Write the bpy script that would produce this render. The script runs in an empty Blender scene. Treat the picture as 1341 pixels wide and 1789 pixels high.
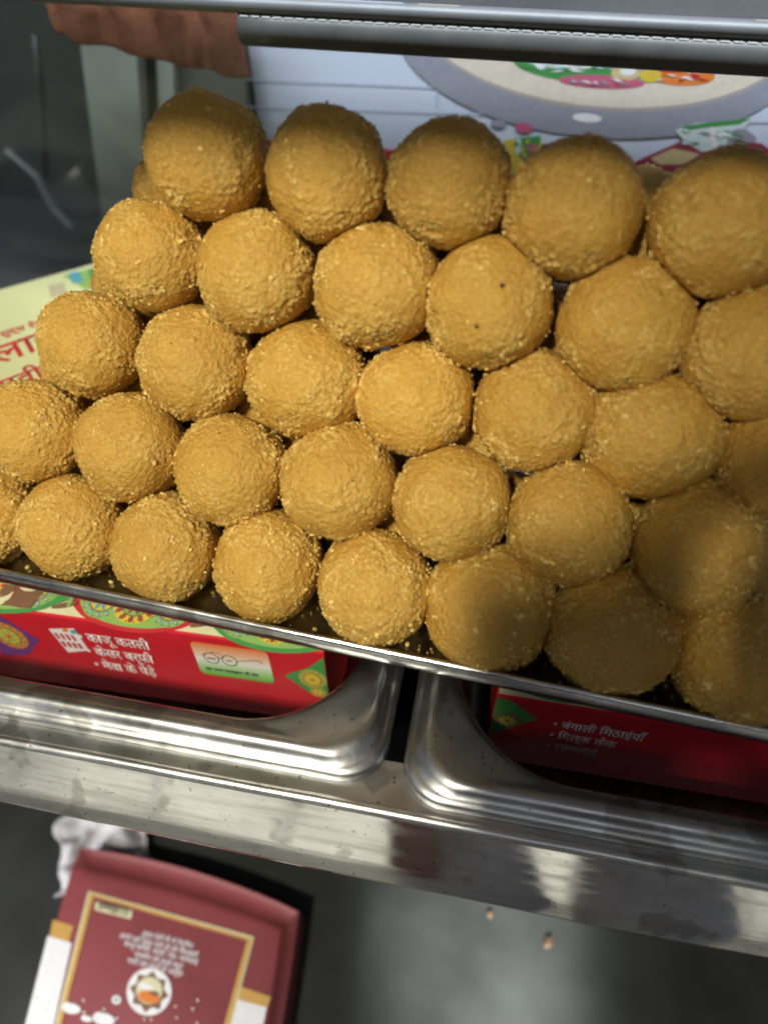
import bpy, bmesh, math, random
from mathutils import Vector, Matrix, noise
import numpy as np
random.seed(7); rng = np.random.default_rng(7)
SC = bpy.context.scene
COL = SC.collection

# ---------------------------------------------------------------- camera
W0, H0, F = 1341.0, 1789.0, 1342.9
CAM = Vector((0.250598, -0.191025, 0.310906))
ROT = Matrix(((0.9691, -0.1664, -0.182), (0.2465, 0.6285, 0.7377), (-0.0084, -0.7598, 0.6501)))  # columns: right, forward, up
cd = bpy.data.cameras.new('camera'); cam = bpy.data.objects.new('camera', cd); COL.objects.link(cam)
r_, f_, u_ = ROT.col[0].normalized(), ROT.col[1].normalized(), ROT.col[2].normalized()
cam.matrix_world = Matrix(((r_.x, u_.x, -f_.x, CAM.x), (r_.y, u_.y, -f_.y, CAM.y), (r_.z, u_.z, -f_.z, CAM.z), (0, 0, 0, 1)))
cd.sensor_fit = 'VERTICAL'; cd.sensor_height = 24.0; cd.lens = 24.0 * F / H0
cd.clip_start = 0.005; cd.clip_end = 50
cd.dof.use_dof = True; cd.dof.focus_distance = 0.35; cd.dof.aperture_fstop = 2.4
SC.camera = cam

# ---------------------------------------------------------------- world, lamps, exposure
wd = bpy.data.worlds.new('World'); SC.world = wd; wd.use_nodes = True
wd.node_tree.nodes['Background'].inputs[0].default_value = (0.80, 0.88, 1.0, 1)
wd.node_tree.nodes['Background'].inputs[1].default_value = 0.18
SC.view_settings.view_transform = 'Standard'; SC.view_settings.look = 'None'
SC.view_settings.exposure = 0.0; SC.view_settings.gamma = 1.0
SC.render.engine = 'CYCLES'
SC.cycles.max_bounces = 6
SC.cycles.filter_width = 2.1            # a phone picture is a little soft

def lamp(name, kind, loc, target, power, color, **kw):
    l = bpy.data.lights.new(name, kind); l.energy = power; l.color = color
    for k, v in kw.items(): setattr(l, k, v)
    o = bpy.data.objects.new(name, l); COL.objects.link(o); o.location = loc
    o.rotation_euler = (Vector(target) - Vector(loc)).to_track_quat('-Z', 'Y').to_euler()
    return o
LDIR = Vector((-0.14, -0.61, 0.78)).normalized()
lamp('shop_lamp', 'AREA', Vector((0.24, 0.0, 0.05)) + LDIR * 1.7, (0.24, 0, 0.05), 13.0, (1.0, 0.94, 0.80), shape='DISK', size=0.09)
lamp('side_fill', 'SPOT', (-0.05, -0.97, 1.43), (0.078, 0.02, 0.06), 84, (1.0, 0.95, 0.76), spot_size=math.radians(16), spot_blend=0.5, shadow_soft_size=0.07)  # added spot; its limited cone leaves the right of the heap dimmer
lamp('room_fill', 'AREA', (0.5, -1.4, 1.3), (0.2, 0, 0), 3.2, (0.93, 0.96, 1.0), shape='RECTANGLE', size=1.4, size_y=0.3)  # soft fill added from the front, no such source known
lamp('case_light', 'AREA', (0.20, 0.19, 0.325), (0.20, 0.31, 0.06), 0.95, (0.82, 0.90, 1.0), shape='RECTANGLE', size=0.9, size_y=0.02, spread=math.radians(90))
lamp('lower_fill', 'AREA', (-0.30, -0.50, 0.08), (0.08, -0.12, -0.27), 0.36, (0.95, 0.97, 1.0), shape='DISK', size=0.12, spread=math.radians(50))  # added lamp that brightens the lower compartment
lamp('shelf_fill', 'SPOT', (0.40, -0.60, 0.02), (0.285, -0.070, -0.30), 125, (0.92, 0.97, 1.0), spot_size=math.radians(16), spot_blend=1.0, shadow_soft_size=0.03)  # added spot that makes the pool of light on the shelf
lamp('wall_fill', 'AREA', (0.15, -2.55, -0.25), (0.15, -3.1, -0.72), 8, (1.0, 0.99, 0.95), shape='RECTANGLE', size=3.2, size_y=0.05, spread=math.radians(100))  # added to brighten the stretch of wall mirrored in the strip

# ---------------------------------------------------------------- helpers
def link(name, me, parent=None):
    o = bpy.data.objects.new(name, me); COL.objects.link(o)
    if parent: o.parent = parent
    return o
def empty(name, loc=(0, 0, 0), rz=0):
    o = bpy.data.objects.new(name, None); COL.objects.link(o); o.location = loc; o.rotation_euler = (0, 0, rz)
    o.empty_display_size = 0.02
    return o
def tag(o, label, cat, group=None, kind=None):
    if label: o['label'] = label
    if cat: o['category'] = cat
    if group: o['group'] = group
    if kind: o['kind'] = kind
    return o
def mesh(name, verts, faces, mats, smooth=False, mi=None):
    me = bpy.data.meshes.new(name); me.from_pydata([tuple(v) for v in verts], [], faces)
    for m in (mats if isinstance(mats, (list, tuple)) else [mats]): me.materials.append(m)
    if mi: me.polygons.foreach_set('material_index', mi)
    if smooth: me.polygons.foreach_set('use_smooth', [True] * len(me.polygons))
    me.update(); return me
def bm_mesh(name, bm, mats, smooth=False):
    me = bpy.data.meshes.new(name); bmesh.ops.recalc_face_normals(bm, faces=bm.faces); bm.to_mesh(me); bm.free()
    for m in (mats if isinstance(mats, (list, tuple)) else [mats]): me.materials.append(m)
    if smooth: me.polygons.foreach_set('use_smooth', [True] * len(me.polygons))
    return me
def box_bm(bm, x0, x1, y0, y1, z0, z1, bevel=0.0, seg=2):
    r = bmesh.ops.create_cube(bm, size=1)
    for v in r['verts']:
        v.co = Vector(((x0 + x1) / 2 + v.co.x * (x1 - x0), (y0 + y1) / 2 + v.co.y * (y1 - y0), (z0 + z1) / 2 + v.co.z * (z1 - z0)))
    if bevel:
        es = list({e for v in r['verts'] for e in v.link_edges})
        bmesh.ops.bevel(bm, geom=es, offset=bevel, segments=seg, affect='EDGES', profile=0.6)
def box(name, dims, m, parent=None, bevel=0.0, smooth=False):
    bm = bmesh.new(); box_bm(bm, *dims, bevel=bevel)
    return link(name, bm_mesh(name, bm, m, smooth), parent)
def tube_mesh(name, pts, rad, m, n=12, closed=False):
    pts = [Vector(p) for p in pts]; rads = rad if isinstance(rad, (list, tuple)) else [rad] * len(pts)
    vs, fs = [], []; up = Vector((0, 0, 1))
    for i, p in enumerate(pts):
        t = (pts[min(i + 1, len(pts) - 1)] - pts[max(i - 1, 0)]).normalized()
        a = t.cross(up); a = a.normalized() if a.length > 1e-3 else Vector((1, 0, 0)); b = t.cross(a)
        for k in range(n):
            th = 2 * math.pi * k / n; vs.append(p + (a * math.cos(th) + b * math.sin(th)) * rads[i])
    for i in range(len(pts) - 1):
        for k in range(n):
            fs.append((i * n + k, i * n + (k + 1) % n, (i + 1) * n + (k + 1) % n, (i + 1) * n + k))
    fs.append(tuple(range(n))[::-1]); fs.append(tuple((len(pts) - 1) * n + k for k in range(n)))
    return mesh(name, vs, fs, m, True)
def at(x, y, axis, v):
    """photograph pixel to the place point where its sight line meets the plane (axis = v)"""
    d = r_ * ((x - W0 / 2) / F) + f_ - u_ * ((y - H0 / 2) / F)
    return CAM + d * ((v - CAM[axis]) / d[axis])
def sight(x, y, o, n):
    d = r_ * ((x - W0 / 2) / F) + f_ - u_ * ((y - H0 / 2) / F)
    return CAM + d * ((Vector(o) - CAM).dot(n) / d.dot(n))

# ---------------------------------------------------------------- materials
class NT:
    def __init__(s, name):
        s.m = bpy.data.materials.new(name); s.m.use_nodes = True; s.t = s.m.node_tree
        s.b = s.t.nodes['Principled BSDF']; s.out = s.t.nodes['Material Output']
    def n(s, k, **kw):
        a = s.t.nodes.new(k)
        for q, v in kw.items():
            if q in a.inputs: a.inputs[q].default_value = v
            else: setattr(a, q, v)
        return a
    def l(s, a, b): s.t.links.new(a, b)
    def coord(s, scale=(1, 1, 1), which='Object', rot=(0, 0, 0)):
        tc = s.n('ShaderNodeTexCoord'); mp = s.n('ShaderNodeMapping'); mp.inputs['Scale'].default_value = scale
        mp.inputs['Rotation'].default_value = rot
        s.l(tc.outputs[which], mp.inputs[0]); return mp.outputs[0]
    def noise(s, scale, detail=3, rough=0.55, vec=None):
        a = s.n('ShaderNodeTexNoise'); a.inputs['Scale'].default_value = scale; a.inputs['Detail'].default_value = detail
        a.inputs['Roughness'].default_value = rough
        s.l(vec or s.coord(), a.inputs['Vector']); return a.outputs['Fac']
    def ramp(s, fac, stops):
        a = s.n('ShaderNodeValToRGB'); e = a.color_ramp.elements
        while len(e) < len(stops): e.new(0.5)
        for i, (p, c) in enumerate(stops): e[i].position = p; e[i].color = (*c, 1) if len(c) == 3 else c
        s.l(fac, a.inputs[0]); return a.outputs[0]
    def rng(s, fac, a, b, c, d):
        m = s.n('ShaderNodeMapRange'); s.l(fac, m.inputs[0])
        for i, v in enumerate((a, b, c, d)): m.inputs[i + 1].default_value = v
        return m.outputs[0]
    def bump(s, h, strength, dist):
        a = s.n('ShaderNodeBump'); a.inputs['Strength'].default_value = strength; a.inputs['Distance'].default_value = dist
        s.l(h, a.inputs['Height']); s.l(a.outputs[0], s.b.inputs['Normal']); return a
def plain(name, col, rough=0.5, metal=0.0, var=0.08, scale=60, bump=0.0, spec=0.5):
    t = NT(name); f = t.noise(scale, 4)
    c0 = tuple(max(0, c * (1 - var)) for c in col); c1 = tuple(min(1, c * (1 + var)) for c in col)
    t.l(t.ramp(f, [(0.3, c0), (0.7, c1)]), t.b.inputs['Base Color'])
    t.b.inputs['Roughness'].default_value = rough; t.b.inputs['Metallic'].default_value = metal
    t.b.inputs['Specular IOR Level'].default_value = spec
    if bump: t.bump(f, bump, 0.001)
    return t.m

def laddu_material():
    t = NT('gram_flour_sweet')
    v = t.coord()
    big = t.noise(45, 3, 0.6, v); fine = t.noise(520, 4, 0.65, v); mid = t.noise(190, 3, 0.6, v)
    vo = t.n('ShaderNodeTexVoronoi'); vo.inputs['Scale'].default_value = 640; t.l(v, vo.inputs['Vector'])
    base = t.ramp(big, [(0.25, (0.49, 0.262, 0.031)), (0.5, (0.59, 0.330, 0.045)), (0.8, (0.68, 0.412, 0.072))])
    gr = t.ramp(vo.outputs['Distance'], [(0.0, (0.80, 0.55, 0.20)), (0.22, (0.66, 0.39, 0.09)), (0.6, (0.56, 0.29, 0.05))])
    mx = t.n('ShaderNodeMix', data_type='RGBA'); mx.inputs[0].default_value = 0.40
    t.l(base, mx.inputs[6]); t.l(gr, mx.inputs[7])
    # darker toasted flecks
    fl = t.rng(t.noise(310, 2, 0.5, v), 0.68, 0.76, 0, 0.55)
    m2 = t.n('ShaderNodeMix', data_type='RGBA'); t.l(fl, m2.inputs[0]); t.l(mx.outputs[2], m2.inputs[6]); m2.inputs[7].default_value = (0.36, 0.17, 0.035, 1)
    av = t.n('ShaderNodeAttribute'); av.attribute_name = 'grain'
    m3 = t.n('ShaderNodeMix', data_type='RGBA'); t.l(t.rng(av.outputs['Fac'], 0.02, 0.40, 0, 0.62), m3.inputs[0]); t.l(m2.outputs[2], m3.inputs[6]); m3.inputs[7].default_value = (0.84, 0.60, 0.18, 1); m2 = m3
    oi = t.n('ShaderNodeObjectInfo'); hs = t.n('ShaderNodeHueSaturation')
    t.l(t.rng(oi.outputs['Random'], 0, 1, 0.90, 1.08), hs.inputs['Value']); t.l(m2.outputs[2], hs.inputs['Color'])
    t.l(hs.outputs[0], t.b.inputs['Base Color'])
    t.l(t.rng(mid, 0.3, 0.7, 0.34, 0.62), t.b.inputs['Roughness'])
    t.b.inputs['Specular IOR Level'].default_value = 0.45
    ad = t.n('ShaderNodeMath', operation='ADD'); t.l(fine, ad.inputs[0])
    mm = t.n('ShaderNodeMath', operation='MULTIPLY'); t.l(mid, mm.inputs[0]); mm.inputs[1].default_value = 1.1; t.l(mm.outputs[0], ad.inputs[1])
    t.bump(ad.outputs[0], 0.95, 0.0015)
    return t.m
M_LADDU = laddu_material()
M_CRUMB = plain('crumb', (0.80, 0.56, 0.17), 0.5, var=0.28, scale=500)
M_SPECK = plain('speck', (0.03, 0.018, 0.012), 0.5)

def steel(name, base=0.55, rough=0.22, smudge=0.12, streak=None, stains=True, tint=(1, 1, 0.98)):
    t = NT(name); v = t.coord()
    a = t.noise(28, 5, 0.6, v); b = t.noise(160, 3, 0.6, v)
    lo = tuple(base * 0.80 * c for c in tint); hi = tuple(base * 1.06 * c for c in tint)
    col = t.ramp(a, [(0.3, lo), (0.62, hi)])
    if stains:
        st = t.rng(t.noise(55, 2, 0.45, v), 0.60, 0.66, 0, 0.62)
        mx = t.n('ShaderNodeMix', data_type='RGBA'); t.l(st, mx.inputs[0]); t.l(col, mx.inputs[6]); mx.inputs[7].default_value = (base * .45, base * .42, base * .38, 1)
        sp = t.rng(t.noise(420, 1, 0.4, v), 0.72, 0.76, 0, 0.8)
        m2 = t.n('ShaderNodeMix', data_type='RGBA'); t.l(sp, m2.inputs[0]); t.l(mx.outputs[2], m2.inputs[6]); m2.inputs[7].default_value = (base * .35, base * .30, base * .22, 1)
        col = m2.outputs[2]
    t.l(col, t.b.inputs['Base Color'])
    t.l(t.rng(a, 0.3, 0.75, rough - smudge * .4, rough + smudge), t.b.inputs['Roughness'])
    t.b.inputs['Metallic'].default_value = 1.0
    if streak:
        sv = t.coord(streak); s_ = t.noise(1.0, 3, 0.6, sv)
        fk = t.rng(t.noise(1.0, 2, 0.5, t.coord((140, 700, 700))), 0.70, 0.76, 0, 0.75); fk2 = t.rng(t.noise(1.0, 4, 0.6, t.coord((22, 300, 300))), 0.45, 0.75, 0, 0.35)
        ml_ = t.n('ShaderNodeMath', operation='MAXIMUM'); t.l(fk, ml_.inputs[0]); t.l(fk2, ml_.inputs[1])
        mk = t.n('ShaderNodeMix', data_type='RGBA'); t.l(ml_.outputs[0], mk.inputs[0]); t.l(col, mk.inputs[6]); mk.inputs[7].default_value = (base * .42, base * .38, base * .32, 1)
        t.l(mk.outputs[2], t.b.inputs['Base Color'])
        ar = t.n('ShaderNodeMath', operation='ADD'); t.l(t.rng(a, 0.3, 0.75, rough - smudge * .4, rough + smudge), ar.inputs[0]); t.l(t.rng(fk2, 0, .35, 0, .12), ar.inputs[1]); t.l(ar.outputs[0], t.b.inputs['Roughness'])
        t.bump(s_, 0.035, 0.0004)
    else: t.bump(t.noise(20, 3, 0.6, v), 0.30, 0.004)
    return t.m
M_TRAY = steel('tray_steel', 0.60, 0.20)
M_PAN = steel('pan_steel', 0.47, 0.31)
M_FRAME = steel('case_steel', 0.60, 0.30)
M_STRIP = steel('strip_steel', 0.85, 0.055, 0.03, streak=(18, 400, 900), tint=(1, .99, .95))
M_SHELF = plain('shelf_grey', (0.058, 0.061, 0.055), 0.36, metal=0.2, var=0.45, scale=9, bump=0.1)
M_DARK = plain('dark_panel', (0.060, 0.064, 0.062), 0.5)
M_BLACK = plain('shade_black', (0.010, 0.010, 0.010), 0.7)  # near-black colour puts the shade below the pans into the panels
M_GREY = plain('grey_paint', (0.42, 0.42, 0.38), 0.45, var=0.2, scale=14)
M_BAR = plain('bar_grey', (0.12, 0.125, 0.115), 0.42, var=0.15)

# ---------------------------------------------------------------- display case (turned 3.5 degrees against the tray)
CA = math.radians(3.5); CO = Vector((0.22, -0.072, 0.0))
def cw(u, v, z): return CO + Vector((u * math.cos(CA) - v * math.sin(CA), u * math.sin(CA) + v * math.cos(CA), z))
case = empty('display_case', CO, CA)
tag(case, 'stainless steel sweet shop display case that holds pans and the ladoo tray', 'display case')
# all case parts in case coordinates: u = x, v = y
bm = bmesh.new(); box_bm(bm, -0.62, 0.62, -0.0070, 0.013, -0.0185, -0.0160)
link('frame_ledge', bm_mesh('frame_ledge', bm, M_FRAME), case)
pts = [(-0.62 + i * 0.031, -0.0085, -0.0178 + 0.0003 * math.sin(i * 1.7)) for i in range(41)]
link('rolled_lip', tube_mesh('rolled_lip', pts, 0.0026, M_FRAME, 14), case)
TL = math.radians(30)          # the strip leans: its face looks up and out
tdir = Vector((0, -math.sin(TL), -math.cos(TL)))
nrm = Matrix.Rotation(CA, 3, 'Z') @ Vector((0, -math.cos(TL), math.sin(TL)))
o_ = cw(0, -0.0105, -0.019)
vs = []; N = 60
inv = lambda p: (Matrix.Rotation(-CA, 4, 'Z') @ (p - CO))
bot = [inv(sight(x, y, o_, nrm)) for x, y in ((-60, 1393), (0, 1405), (560, 1525), (1061, 1628), (1341, 1680), (1420, 1694))]
def zb(u):
    xs = [b.x for b in bot]; zs = [(Vector((b.x, b.y, b.z)) - Vector((b.x, -0.0105, -0.019))).length for b in bot]
    return float(np.interp(u, xs, zs)) if u > xs[0] else zs[0]
for i in range(N + 1):
    u = -0.34 + 0.60 * i / N
    h = zb(u); wv = 0.0003 * math.sin(i * 0.45)
    for d, off in ((0, 0), (h * .33, wv), (h * .66, wv), (h - .0025, 0), (h - .0008, .0006), (h, .0020), (h, .0045)):
        q_ = Vector((u, -0.0105, -0.0190)) + tdir * d + Vector((0, math.cos(TL), -math.sin(TL))) * off
        vs.append(tuple(q_))
fs = []
for i in range(N):
    for k in range(6):
        fs.append((i * 7 + k, (i + 1) * 7 + k, (i + 1) * 7 + k + 1, i * 7 + k + 1))
strip = link('front_strip', mesh('front_strip', vs, fs, M_STRIP, True), case)
box('top_board', (-0.62, 0.62, 0.019, 0.50, 0.335, 0.350), M_FRAME, case)
box('back_panel', (-0.62, 0.62, 0.455, 0.470, -0.30, 0.335), M_DARK, case)
box('inner_floor', (-0.62, 0.62, 0.0135, 0.455, -0.105, -0.100), M_BLACK, case)
box('rear_deck', (-0.62, 0.62, 0.300, 0.455, -0.030, -0.020), M_DARK, case)
bm = bmesh.new(); box_bm(bm, -0.62, 0.62, -0.30, 0.455, -0.325, -0.300)
link('lower_shelf', bm_mesh('lower_shelf', bm, M_SHELF), case)
box('lower_back_panel', (-0.62, 0.62, 0.10, 0.11, -0.2995, -0.106), M_BLACK, case)

# ---------------------------------------------------------------- pans
def rrect(x0, x1, y0, y1, r, z, n=10):
    out = []
    for cx_, cy_, a0 in ((x1 - r, y1 - r, 0), (x0 + r, y1 - r, 90), (x0 + r, y0 + r, 180), (x1 - r, y0 + r, 270)):
        for k in range(n + 1):
            a = math.radians(a0 + 90 * k / n); out.append((cx_ + r * math.cos(a), cy_ + r * math.sin(a), z))
    return out
def loft(rings, m, name, cap=True):
    n = len(rings[0]); vs = [v for r in rings for v in r]; fs = []
    for i in range(len(rings) - 1):
        for k in range(n): fs.append((i * n + k, i * n + (k + 1) % n, (i + 1) * n + (k + 1) % n, (i + 1) * n + k))
    if cap: fs.append(tuple((len(rings) - 1) * n + k for k in range(n)))
    return mesh(name, vs, fs, m, True)
def pan(u0, u1, v0, v1, label, grp):
    # profile: (inset, height, corner radius)
    prof = [(0.0000, -0.0155, .0200), (0.0003, -0.0118, .0200), (0.0010, -0.0106, .0200), (0.0030, -0.0101, .0202), (0.0046, -0.0095, .0206), (0.0058, -0.0078, .0212), (0.0072, -0.0064, .0222), (0.0086, -0.0058, .0236),
            (0.0102, -0.0059, .0260), (0.0120, -0.0067, .0310), (0.0138, -0.0078, .0380), (0.0154, -0.0088, .0460), (0.0168, -0.0096, .0520), (0.0177, -0.0106, .0550), (0.0182, -0.0122, .0560), (0.0188, -0.0160, .0555), (0.0200, -0.0300, .0520), (0.0240, -0.0800, .0440), (0.0290, -0.0930, .0400), (0.042, -0.0960, .034)]
    rings = [rrect(u0 + i, u1 - i, v0 + i, v1 - i, r, z, 14) for i, z, r in prof]
    p = link('steel_pan', loft(rings, M_PAN, 'steel_pan'))
    p.location = CO; p.rotation_euler = (0, 0, CA)
    return tag(p, label, 'pan', grp)
pan(-0.40, -0.0035, 0.0, 0.26, 'stainless steel pan holding the red box with the flag emblem', 'stainless steel pans under the tray')
pan(0.0035, 0.40, -0.004, 0.26, 'stainless steel pan holding the dark red box, beyond the black gap', 'stainless steel pans under the tray')

# ---------------------------------------------------------------- ladoos
ICO = {}
def ico(s):
    if s not in ICO:
        bm = bmesh.new(); bmesh.ops.create_icosphere(bm, subdivisions=s, radius=1)
        ICO[s] = ([v.co.copy().normalized() for v in bm.verts], [tuple(v.index for v in f.verts) for f in bm.faces]); bm.free()
    return ICO[s]
def template():
    # finer towards the side of the heap that can be seen
    bm = bmesh.new(); bmesh.ops.create_icosphere(bm, subdivisions=5, radius=1)
    vd = Vector((0.0, -0.64, 0.76))
    es = [e for e in bm.edges if all(f.normal.dot(vd) > -0.10 for f in e.link_faces)]
    bmesh.ops.subdivide_edges(bm, edges=es, cuts=1, use_grid_fill=True)
    bmesh.ops.triangulate(bm, faces=[f for f in bm.faces if len(f.verts) > 4])
    bm.verts.index_update()
    r = ([v.co.copy().normalized() for v in bm.verts], [tuple(v.index for v in f.verts) for f in bm.faces]); bm.free(); return r
ICO[9] = template()
NZ = noise.noise; FACE = Vector((0.0, -0.72, 0.69))
def surf(n, seed, R, fine=True):
    q = n + seed
    lo = NZ(q * 1.1); md = NZ(q * 3.1 + Vector((5, 1, 2)))
    msk = NZ(q * 1.7 + Vector((9, 3, 7))); msk = min(1, max(0, (msk + 0.18) * 2.4))
    ex = max(0.0, n.dot(FACE)); msk = msk * (1.25 - 0.95 * ex * ex)      # the bared side was rubbed smooth, the flanks stay crumbly
    g2 = NZ(q * 11)
    out = 1 + lo * 0.070 + md * 0.028 * (0.5 + msk) + g2 * 0.016 * (0.5 + 1.3 * msk)
    gr = 0.0
    if fine:
        g = NZ(q * 27); h = NZ(q * 15 + Vector((2, 2, 9)))
        gr = max(0.0, g - 0.05) * (0.45 + 1.0 * msk) + max(0.0, h - 0.12) * 1.0 * msk
        ck = NZ(q * 4.2 + Vector((3, 8, 1)))
        out += gr * 0.058 + g * 0.010 - max(0, 0.05 - abs(ck)) * 0.30 * msk
    return out, msk, gr
IC1 = None
def laddu(center, R, sub, label, grp, ncrumb, specks=()):
    seed = Vector((random.uniform(-50, 50), random.uniform(-50, 50), random.uniform(-50, 50)))
    dirs, faces = ico(sub); grain = []
    planes = []
    for q_ in ALLB:
        d_ = Vector(q_[:3]) - Vector(center); D_ = d_.length
        if 1e-4 < D_ < (R + q_[3]) * 1.04: planes.append((d_ / D_, D_ * R / (R + q_[3]) - .0001))
    sq = Vector((random.uniform(.97, 1.035), random.uniform(.98, 1.02), random.uniform(.955, 1.01)))
    vs = []
    for n in dirs:
        s, _, g_ = surf(n, seed, R); grain.append(g_)
        for pn, ph in planes:                       # pressed flat where a neighbour leans against it
            c_ = n.dot(pn)
            if c_ > .3 and s * c_ * R > ph: s = ph / (c_ * R) + (s - ph / (c_ * R)) * .30
        vs.append((n.x * s * R * sq.x, n.y * s * R * sq.y, n.z * s * R * sq.z))
    me_ = mesh('ladoo', vs, faces, M_LADDU, True)
    at_ = me_.attributes.new('grain', 'FLOAT', 'POINT'); at_.data.foreach_set('value', grain)
    o = link('ladoo', me_); o.location = center
    tag(o, label, 'ladoo', grp)
    if ncrumb:
        cn, cf = ico(1); cn = np.array([tuple(v) for v in cn]); cf = np.array(cf)
        V, Fs = [], []; k = 0; tries = 0
        view = (CAM - Vector(center)).normalized()
        while k < ncrumb and tries < ncrumb * 6:
            tries += 1
            n0 = Vector(rng.normal(size=3)).normalized()
            s, msk, _ = surf(n0, seed, R, False)
            low = max(0.0, -n0.dot(Vector((0, -0.4, 0.9)))); edge = 1 - abs(n0.dot(view))
            if random.random() > 0.05 + 0.7 * msk * msk * (0.3 + edge) + 0.55 * edge * edge + 0.3 * low: continue
            for c_ in range(random.choice((1, 1, 2, 4, 7)) if msk > .3 else random.choice((1, 1, 2))):
                n = (n0 + Vector(rng.normal(size=3)) * (.045 if c_ else 0)).normalized()
                s, msk, _ = surf(n, seed, R, False)
                r = R * random.choice((.008, .010, .013, .017, .023, .030, .036 if c_ else .02)) * random.uniform(.7, 1.15)
                sc = rng.uniform(.55, 1.4, 3) * r
                p = np.array([n.x * s * R * sq.x, n.y * s * R * sq.y, n.z * s * R * sq.z]) + np.array(n) * (r * .45 + R * .004)
                loc = cn * (1 + rng.uniform(-.5, .5, (len(cn), 1))) * sc
                nn = np.array(n); loc = loc - np.outer(loc @ nn, nn) * .35
                V.append(loc + p); Fs.append(cf + k * len(cn)); k += 1
        V = np.concatenate(V); Fs = np.concatenate(Fs)
        c = link('crumb_coating', mesh('crumb_coating', V.tolist(), Fs.tolist(), M_CRUMB, False), o)
        c['kind'] = 'stuff'
    for (px, py, sr) in specks:
        d = r_ * ((px - W0 / 2) / F) + f_ - u_ * ((py - H0 / 2) / F); d.normalize()
        oc = CAM - Vector(center); b = oc.dot(d); disc = b * b - oc.dot(oc) + R * R
        if disc < 0: continue
        hit = CAM + d * (-b - math.sqrt(disc)) - Vector(center)
        n = hit.normalized(); s, _, _ = surf(n, seed, R)
        bm = bmesh.new(); bmesh.ops.create_icosphere(bm, subdivisions=2, radius=1)
        for v in bm.verts: v.co = Vector((v.co.x * sr * 1.2, v.co.y * sr, v.co.z * sr)) * (1 + .2 * noise.noise(v.co * 2)) + Vector((n.x * s * R * sq.x, n.y * s * R * sq.y, n.z * s * R * sq.z))
        sp = link('dark_speck', bm_mesh('dark_speck', bm, M_SPECK, True), o)
    return o
BALLS = [
(0, 0, 0.0011, -0.0023, 0.0245, 0.0225), (0, 1, 0.0477, -0.0013, 0.0281, 0.0236), (0, 2, 0.0957, -0.0023, 0.0284, 0.0238), (0, 3, 0.1456, -0.0007, 0.0291, 0.0238),
(0, 4, 0.196, -0.0011, 0.0284, 0.0248), (0, 5, 0.2471, 0.0009, 0.0293, 0.0265), (0, 6, 0.2991, 0.0007, 0.0293, 0.0262), (0, 7, 0.3505, 0.0004, 0.0298, 0.0265),
(1, 0, 0.0243, 0.0254, 0.0613, 0.0238), (1, 1, 0.0734, 0.0254, 0.0621, 0.0248), (1, 2, 0.1229, 0.0238, 0.0609, 0.0245), (1, 3, 0.1727, 0.0266, 0.0633, 0.0254),
(1, 4, 0.2234, 0.0264, 0.0628, 0.0248), (1, 5, 0.2728, 0.0264, 0.0628, 0.0254), (1, 6, 0.3247, 0.0261, 0.0629, 0.0261),
(2, 0, 0.049, 0.0549, 0.0937, 0.0242), (2, 1, 0.0999, 0.0544, 0.0925, 0.0255), (2, 2, 0.1522, 0.0555, 0.0929, 0.0253), (2, 3, 0.2005, 0.0544, 0.0926, 0.0247),
(2, 4, 0.2496, 0.0561, 0.0948, 0.0255), (2, 5, 0.2982, 0.0549, 0.0932, 0.0267), (2, 6, 0.3475, 0.0546, 0.0922, 0.0260),
(3, 0, 0.0774, 0.0756, 0.1307, 0.0243), (3, 1, 0.1262, 0.0745, 0.1301, 0.0249), (3, 2, 0.1779, 0.0756, 0.131, 0.0257), (3, 3, 0.225, 0.0746, 0.1303, 0.0264),
(3, 4, 0.2782, 0.0742, 0.1297, 0.0263), (3, 5, 0.326, 0.0723, 0.1264, 0.0262),
(4, 0, 0.1021, 0.0963, 0.1665, 0.0251), (4, 1, 0.1528, 0.096, 0.1653, 0.0259), (4, 2, 0.2022, 0.0965, 0.1667, 0.0245), (4, 3, 0.2505, 0.0947, 0.1632, 0.0269), (4, 4, 0.3047, 0.0943, 0.1633, 0.0269)]
RK = {0: 1.055, 1: 1.015, 2: 0.995, 3: 0.985, 4: 0.975}
BALLS = [(i, j, x, y, z, r * RK[i]) for i, j, x, y, z, r in BALLS]
ALLB = [(x, y, z, r) for i, j, x, y, z, r in BALLS]
ORD = ['first', 'second', 'third', 'fourth', 'fifth', 'sixth', 'seventh', 'eighth']
ROWN = ['bottom row by the rim', 'second row up from the rim', 'middle row of the pile', 'row just below the top row', 'top row of the pile']
SPECK = {(3, 3): ((878, 496, .00085), (833, 569, .00075), (940, 500, .0004)), (1, 2): ((383, 756, .0005),), (1, 3): ((616, 838, .0004),), (0, 3): ((405, 1000, .0004),), (2, 1): ((300, 600, .0003),)}
LEN = {0: 8, 1: 7, 2: 7, 3: 6, 4: 5}
for i, j, x, y, z, R in BALLS:
    if j == LEN[i] - 1: pos = 'rightmost golden ladoo'
    elif j == 0: pos = 'leftmost golden ladoo'
    else: pos = ORD[j] + ' golden ladoo from the left'
    extra = ''
    if (i, j) == (3, 3): extra = ', black-specked'
    if (i, j) in ((0, 5),): extra = ', half in shadow'
    laddu((x, y, z), R, 9, pos + ' in the ' + ROWN[i] + extra, 'golden ladoos heaped on the steel tray', 760, SPECK.get((i, j), ()))
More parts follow.
